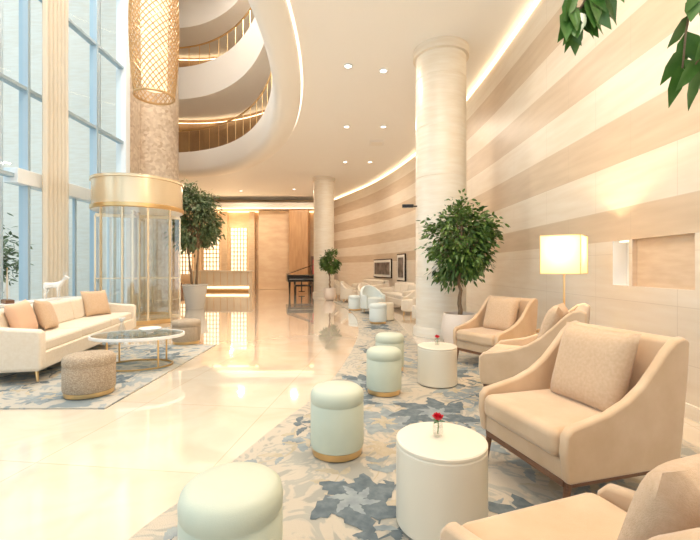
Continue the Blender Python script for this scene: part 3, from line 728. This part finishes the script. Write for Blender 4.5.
# ---------------------------------------------------------------- console with deer + sail boat
mb=MB(); mb.box((-6.0,7.6,.66),(.38,2.2,.05),M_porc)
for y in(6.6,8.6): mb.box((-6.0,y,.33),(.32,.06,.64),M_gold)
mb.build('console_table',bevel=.01)
def deer(name,loc,rz):
    r=empty(name,loc,rz)
    V=[(0,0,.27,.055),(.10,0,.275,.05),(.19,0,.285,.06),(.25,0,.33,.036),(.29,0,.39,.026),(.325,0,.425,.03),(.385,0,.41,.016),
       (-.05,0,.275,.05), (-.085,0,.295,.012)]
    E=[(0,1),(1,2),(2,3),(3,4),(4,5),(5,6),(0,7),(7,8)]
    def leg(root,pts):
        prev=root
        for p in pts: V.append(p); E.append((prev,len(V)-1)); prev=len(V)-1
    for sy in(-1,1):
        leg(7,[(-.04,sy*.035,.215,.034),(-.015,sy*.038,.16,.018),(-.055,sy*.038,.095,.011),(-.045,sy*.038,.02,.009),(-.035,sy*.038,.005,.011)])
        leg(2,[(.19,sy*.035,.22,.026),(.185,sy*.036,.13,.012),(.19,sy*.036,.02,.009),(.20,sy*.036,.005,.011)])
        leg(5,[(.305,sy*.03,.455,.010),(.295,sy*.05,.485,.004)])
    me=D.meshes.new('body'); me.from_pydata([v[:3] for v in V],E,[]); ob=D.objects.new('body',me); S.collection.objects.link(ob); ob.parent=r
    me.materials.append(M_porc)
    sk=ob.modifiers.new('skin','SKIN')
    if not me.skin_vertices: 
        bm=bmesh.new(); bm.from_mesh(me); bm.verts.layers.skin.verify(); bm.to_mesh(me); bm.free()
    for i,v in enumerate(V): me.skin_vertices[0].data[i].radius=(v[3],v[3]); me.skin_vertices[0].data[i].use_root=(i==0)
    sk.use_smooth_shade=True
    q=ob.modifiers.new('sub','SUBSURF'); q.levels=2; q.render_levels=2
    mb=MB()
    for sy in(-1,1):
        mb.tube([(.315,sy*.018,.445),(.30,sy*.04,.50),(.31,sy*.065,.55)],[.006,.005,.002],M_porc,6); mb.tube([(.30,sy*.04,.50),(.335,sy*.045,.53)],[.004,.002],M_porc,6)
    mb.build('antlers',r); return r
deer('deer_figurine',(-6.0,7.95,.686),math.radians(10))
mb=MB(); mb.prismz([(-.06,-.2),(.06,-.2),(.07,.1),(0,.28),(-.07,.1)],0,.06,M_wood); mb.tube([(0,0,.05),(0,0,.62)],.006,M_gold)
mb.add([(0,-.02,.10),(0,-.22,.12),(0,-.01,.6)],[(0,1,2)],M_porc); mb.add([(0,.02,.10),(0,.24,.12),(0,.01,.55)],[(0,1,2)],M_porc)
mb.build('model_sailboat',loc=(-6.0,7.0,.686),rz=.9,smooth=False)

# ---------------------------------------------------------------- outside
mb=MB(); mb.add([(-60,-20,-.06),(-6.85,-20,-.06),(-6.85,13.4,-.06),(-60,60,-.06)],[(0,1,2,3)],M_asph); mb.build('ground_outside',smooth=False)
mb=MB()
for (x,y,sx,sy,h) in((-42,16,8,9,14),(-46,40,9,10,26),(-38,0,8,8,10),(-52,56,14,12,20)):
    mb.box((x,y,h/2-.06),(sx,sy,h),M_bld)
    for k in range(int(h/1.6)): mb.box((x,y,1+k*1.6),(sx+.15,sy+.15,.3),M_framew)
mb.build('exterior_buildings',smooth=False)
def shrub(x,y,s,seed):
    rg=random.Random(seed); mb=MB(); mb.tube([(x,y,-.06),(x+.05,y,1.2*s)],[.06,.04],M_bark)
    for i in range(600):
        p=Vector((rg.gauss(0,1),rg.gauss(0,1),rg.gauss(0,1.3)))*.36*s; q=Vector((x,y,1.9*s))+p
        mb.leaf(q,Vector((rg.uniform(-1,1),rg.uniform(-1,1),rg.uniform(-.6,.6))),Vector((rg.uniform(-1,1),rg.uniform(-1,1),.1)),.22,.09,M_leafd)
    mb.build('outdoor_tree',merge=False,angle=180)
shrub(-10.2,9.4,1.1,1); shrub(-9.8,11.0,.8,2)

# ---------------------------------------------------------------- lights
def area(name,loc,size,e,col=(1,.86,.70),rot=(0,0,0),sy=None,shape='DISK'):
    l=D.lights.new(name,'AREA'); l.energy=e; l.color=col; l.shape=shape if sy is None else 'RECTANGLE'; l.size=size
    if sy: l.size_y=sy
    o=D.objects.new(name,l); S.collection.objects.link(o); o.location=loc; o.rotation_euler=rot; return o
for i,(x,y) in enumerate(((-.04,8.4),(1.0,12),(.5,4.2),(.2,16),(-1.5,19.5),(.2,1),(1.8,2.6),(-6,22),(-3,21.5))):
    area('downlight_lamp',(x,y,H-.06),.3,62)
area('atrium_fill_lamp',(-4.2,5,13.3),4,800,(1,.94,.86))  # added area lamp under the closed roof, out of view, brightens the atrium
area('atrium_fill_lamp',(-4.2,12,13.3),3,450,(1,.94,.86))  # second added fill further back, the roof has no opening here
def pt(name,loc,e,col=(1,.72,.42),r=.05):
    l=D.lights.new(name,'POINT'); l.energy=e; l.color=col; l.shadow_soft_size=r; o=D.objects.new(name,l); S.collection.objects.link(o); o.location=loc
pt('lamp_bulb_light',(2.3,4.3,1.50),36,(1,.76,.47),.03)
pt('lobby_far_light',(-7,23.6,3.6),60); pt('lobby_far_light',(-10.5,22.5,3.6),50)
w=D.worlds.new('World'); S.world=w; w.use_nodes=True; nt=w.node_tree; bg=nt.nodes['Background']
tc=nt.nodes.new('ShaderNodeTexCoord'); sx=nt.nodes.new('ShaderNodeSeparateXYZ'); rp=nt.nodes.new('ShaderNodeValToRGB')
nt.links.new(tc.outputs['Generated'],sx.inputs[0]); nt.links.new(sx.outputs[2],rp.inputs[0])
rp.color_ramp.elements[0].color=(.84,.91,.95,1); rp.color_ramp.elements[1].color=(.56,.77,.95,1)
nt.links.new(rp.outputs[0],bg.inputs[0]); bg.inputs[1].default_value=1.6

# ---------------------------------------------------------------- camera
c=D.cameras.new('cam'); co=D.objects.new('camera',c); S.collection.objects.link(co); co.location=(0,0,1.3); co.rotation_euler=(pi/2,0,0)
c.sensor_width=36; c.lens=400/700*36; c.shift_y=-2/700; c.clip_start=.05; S.camera=co
S.view_settings.view_transform='Standard'; S.view_settings.look='None'; S.view_settings.exposure=.25
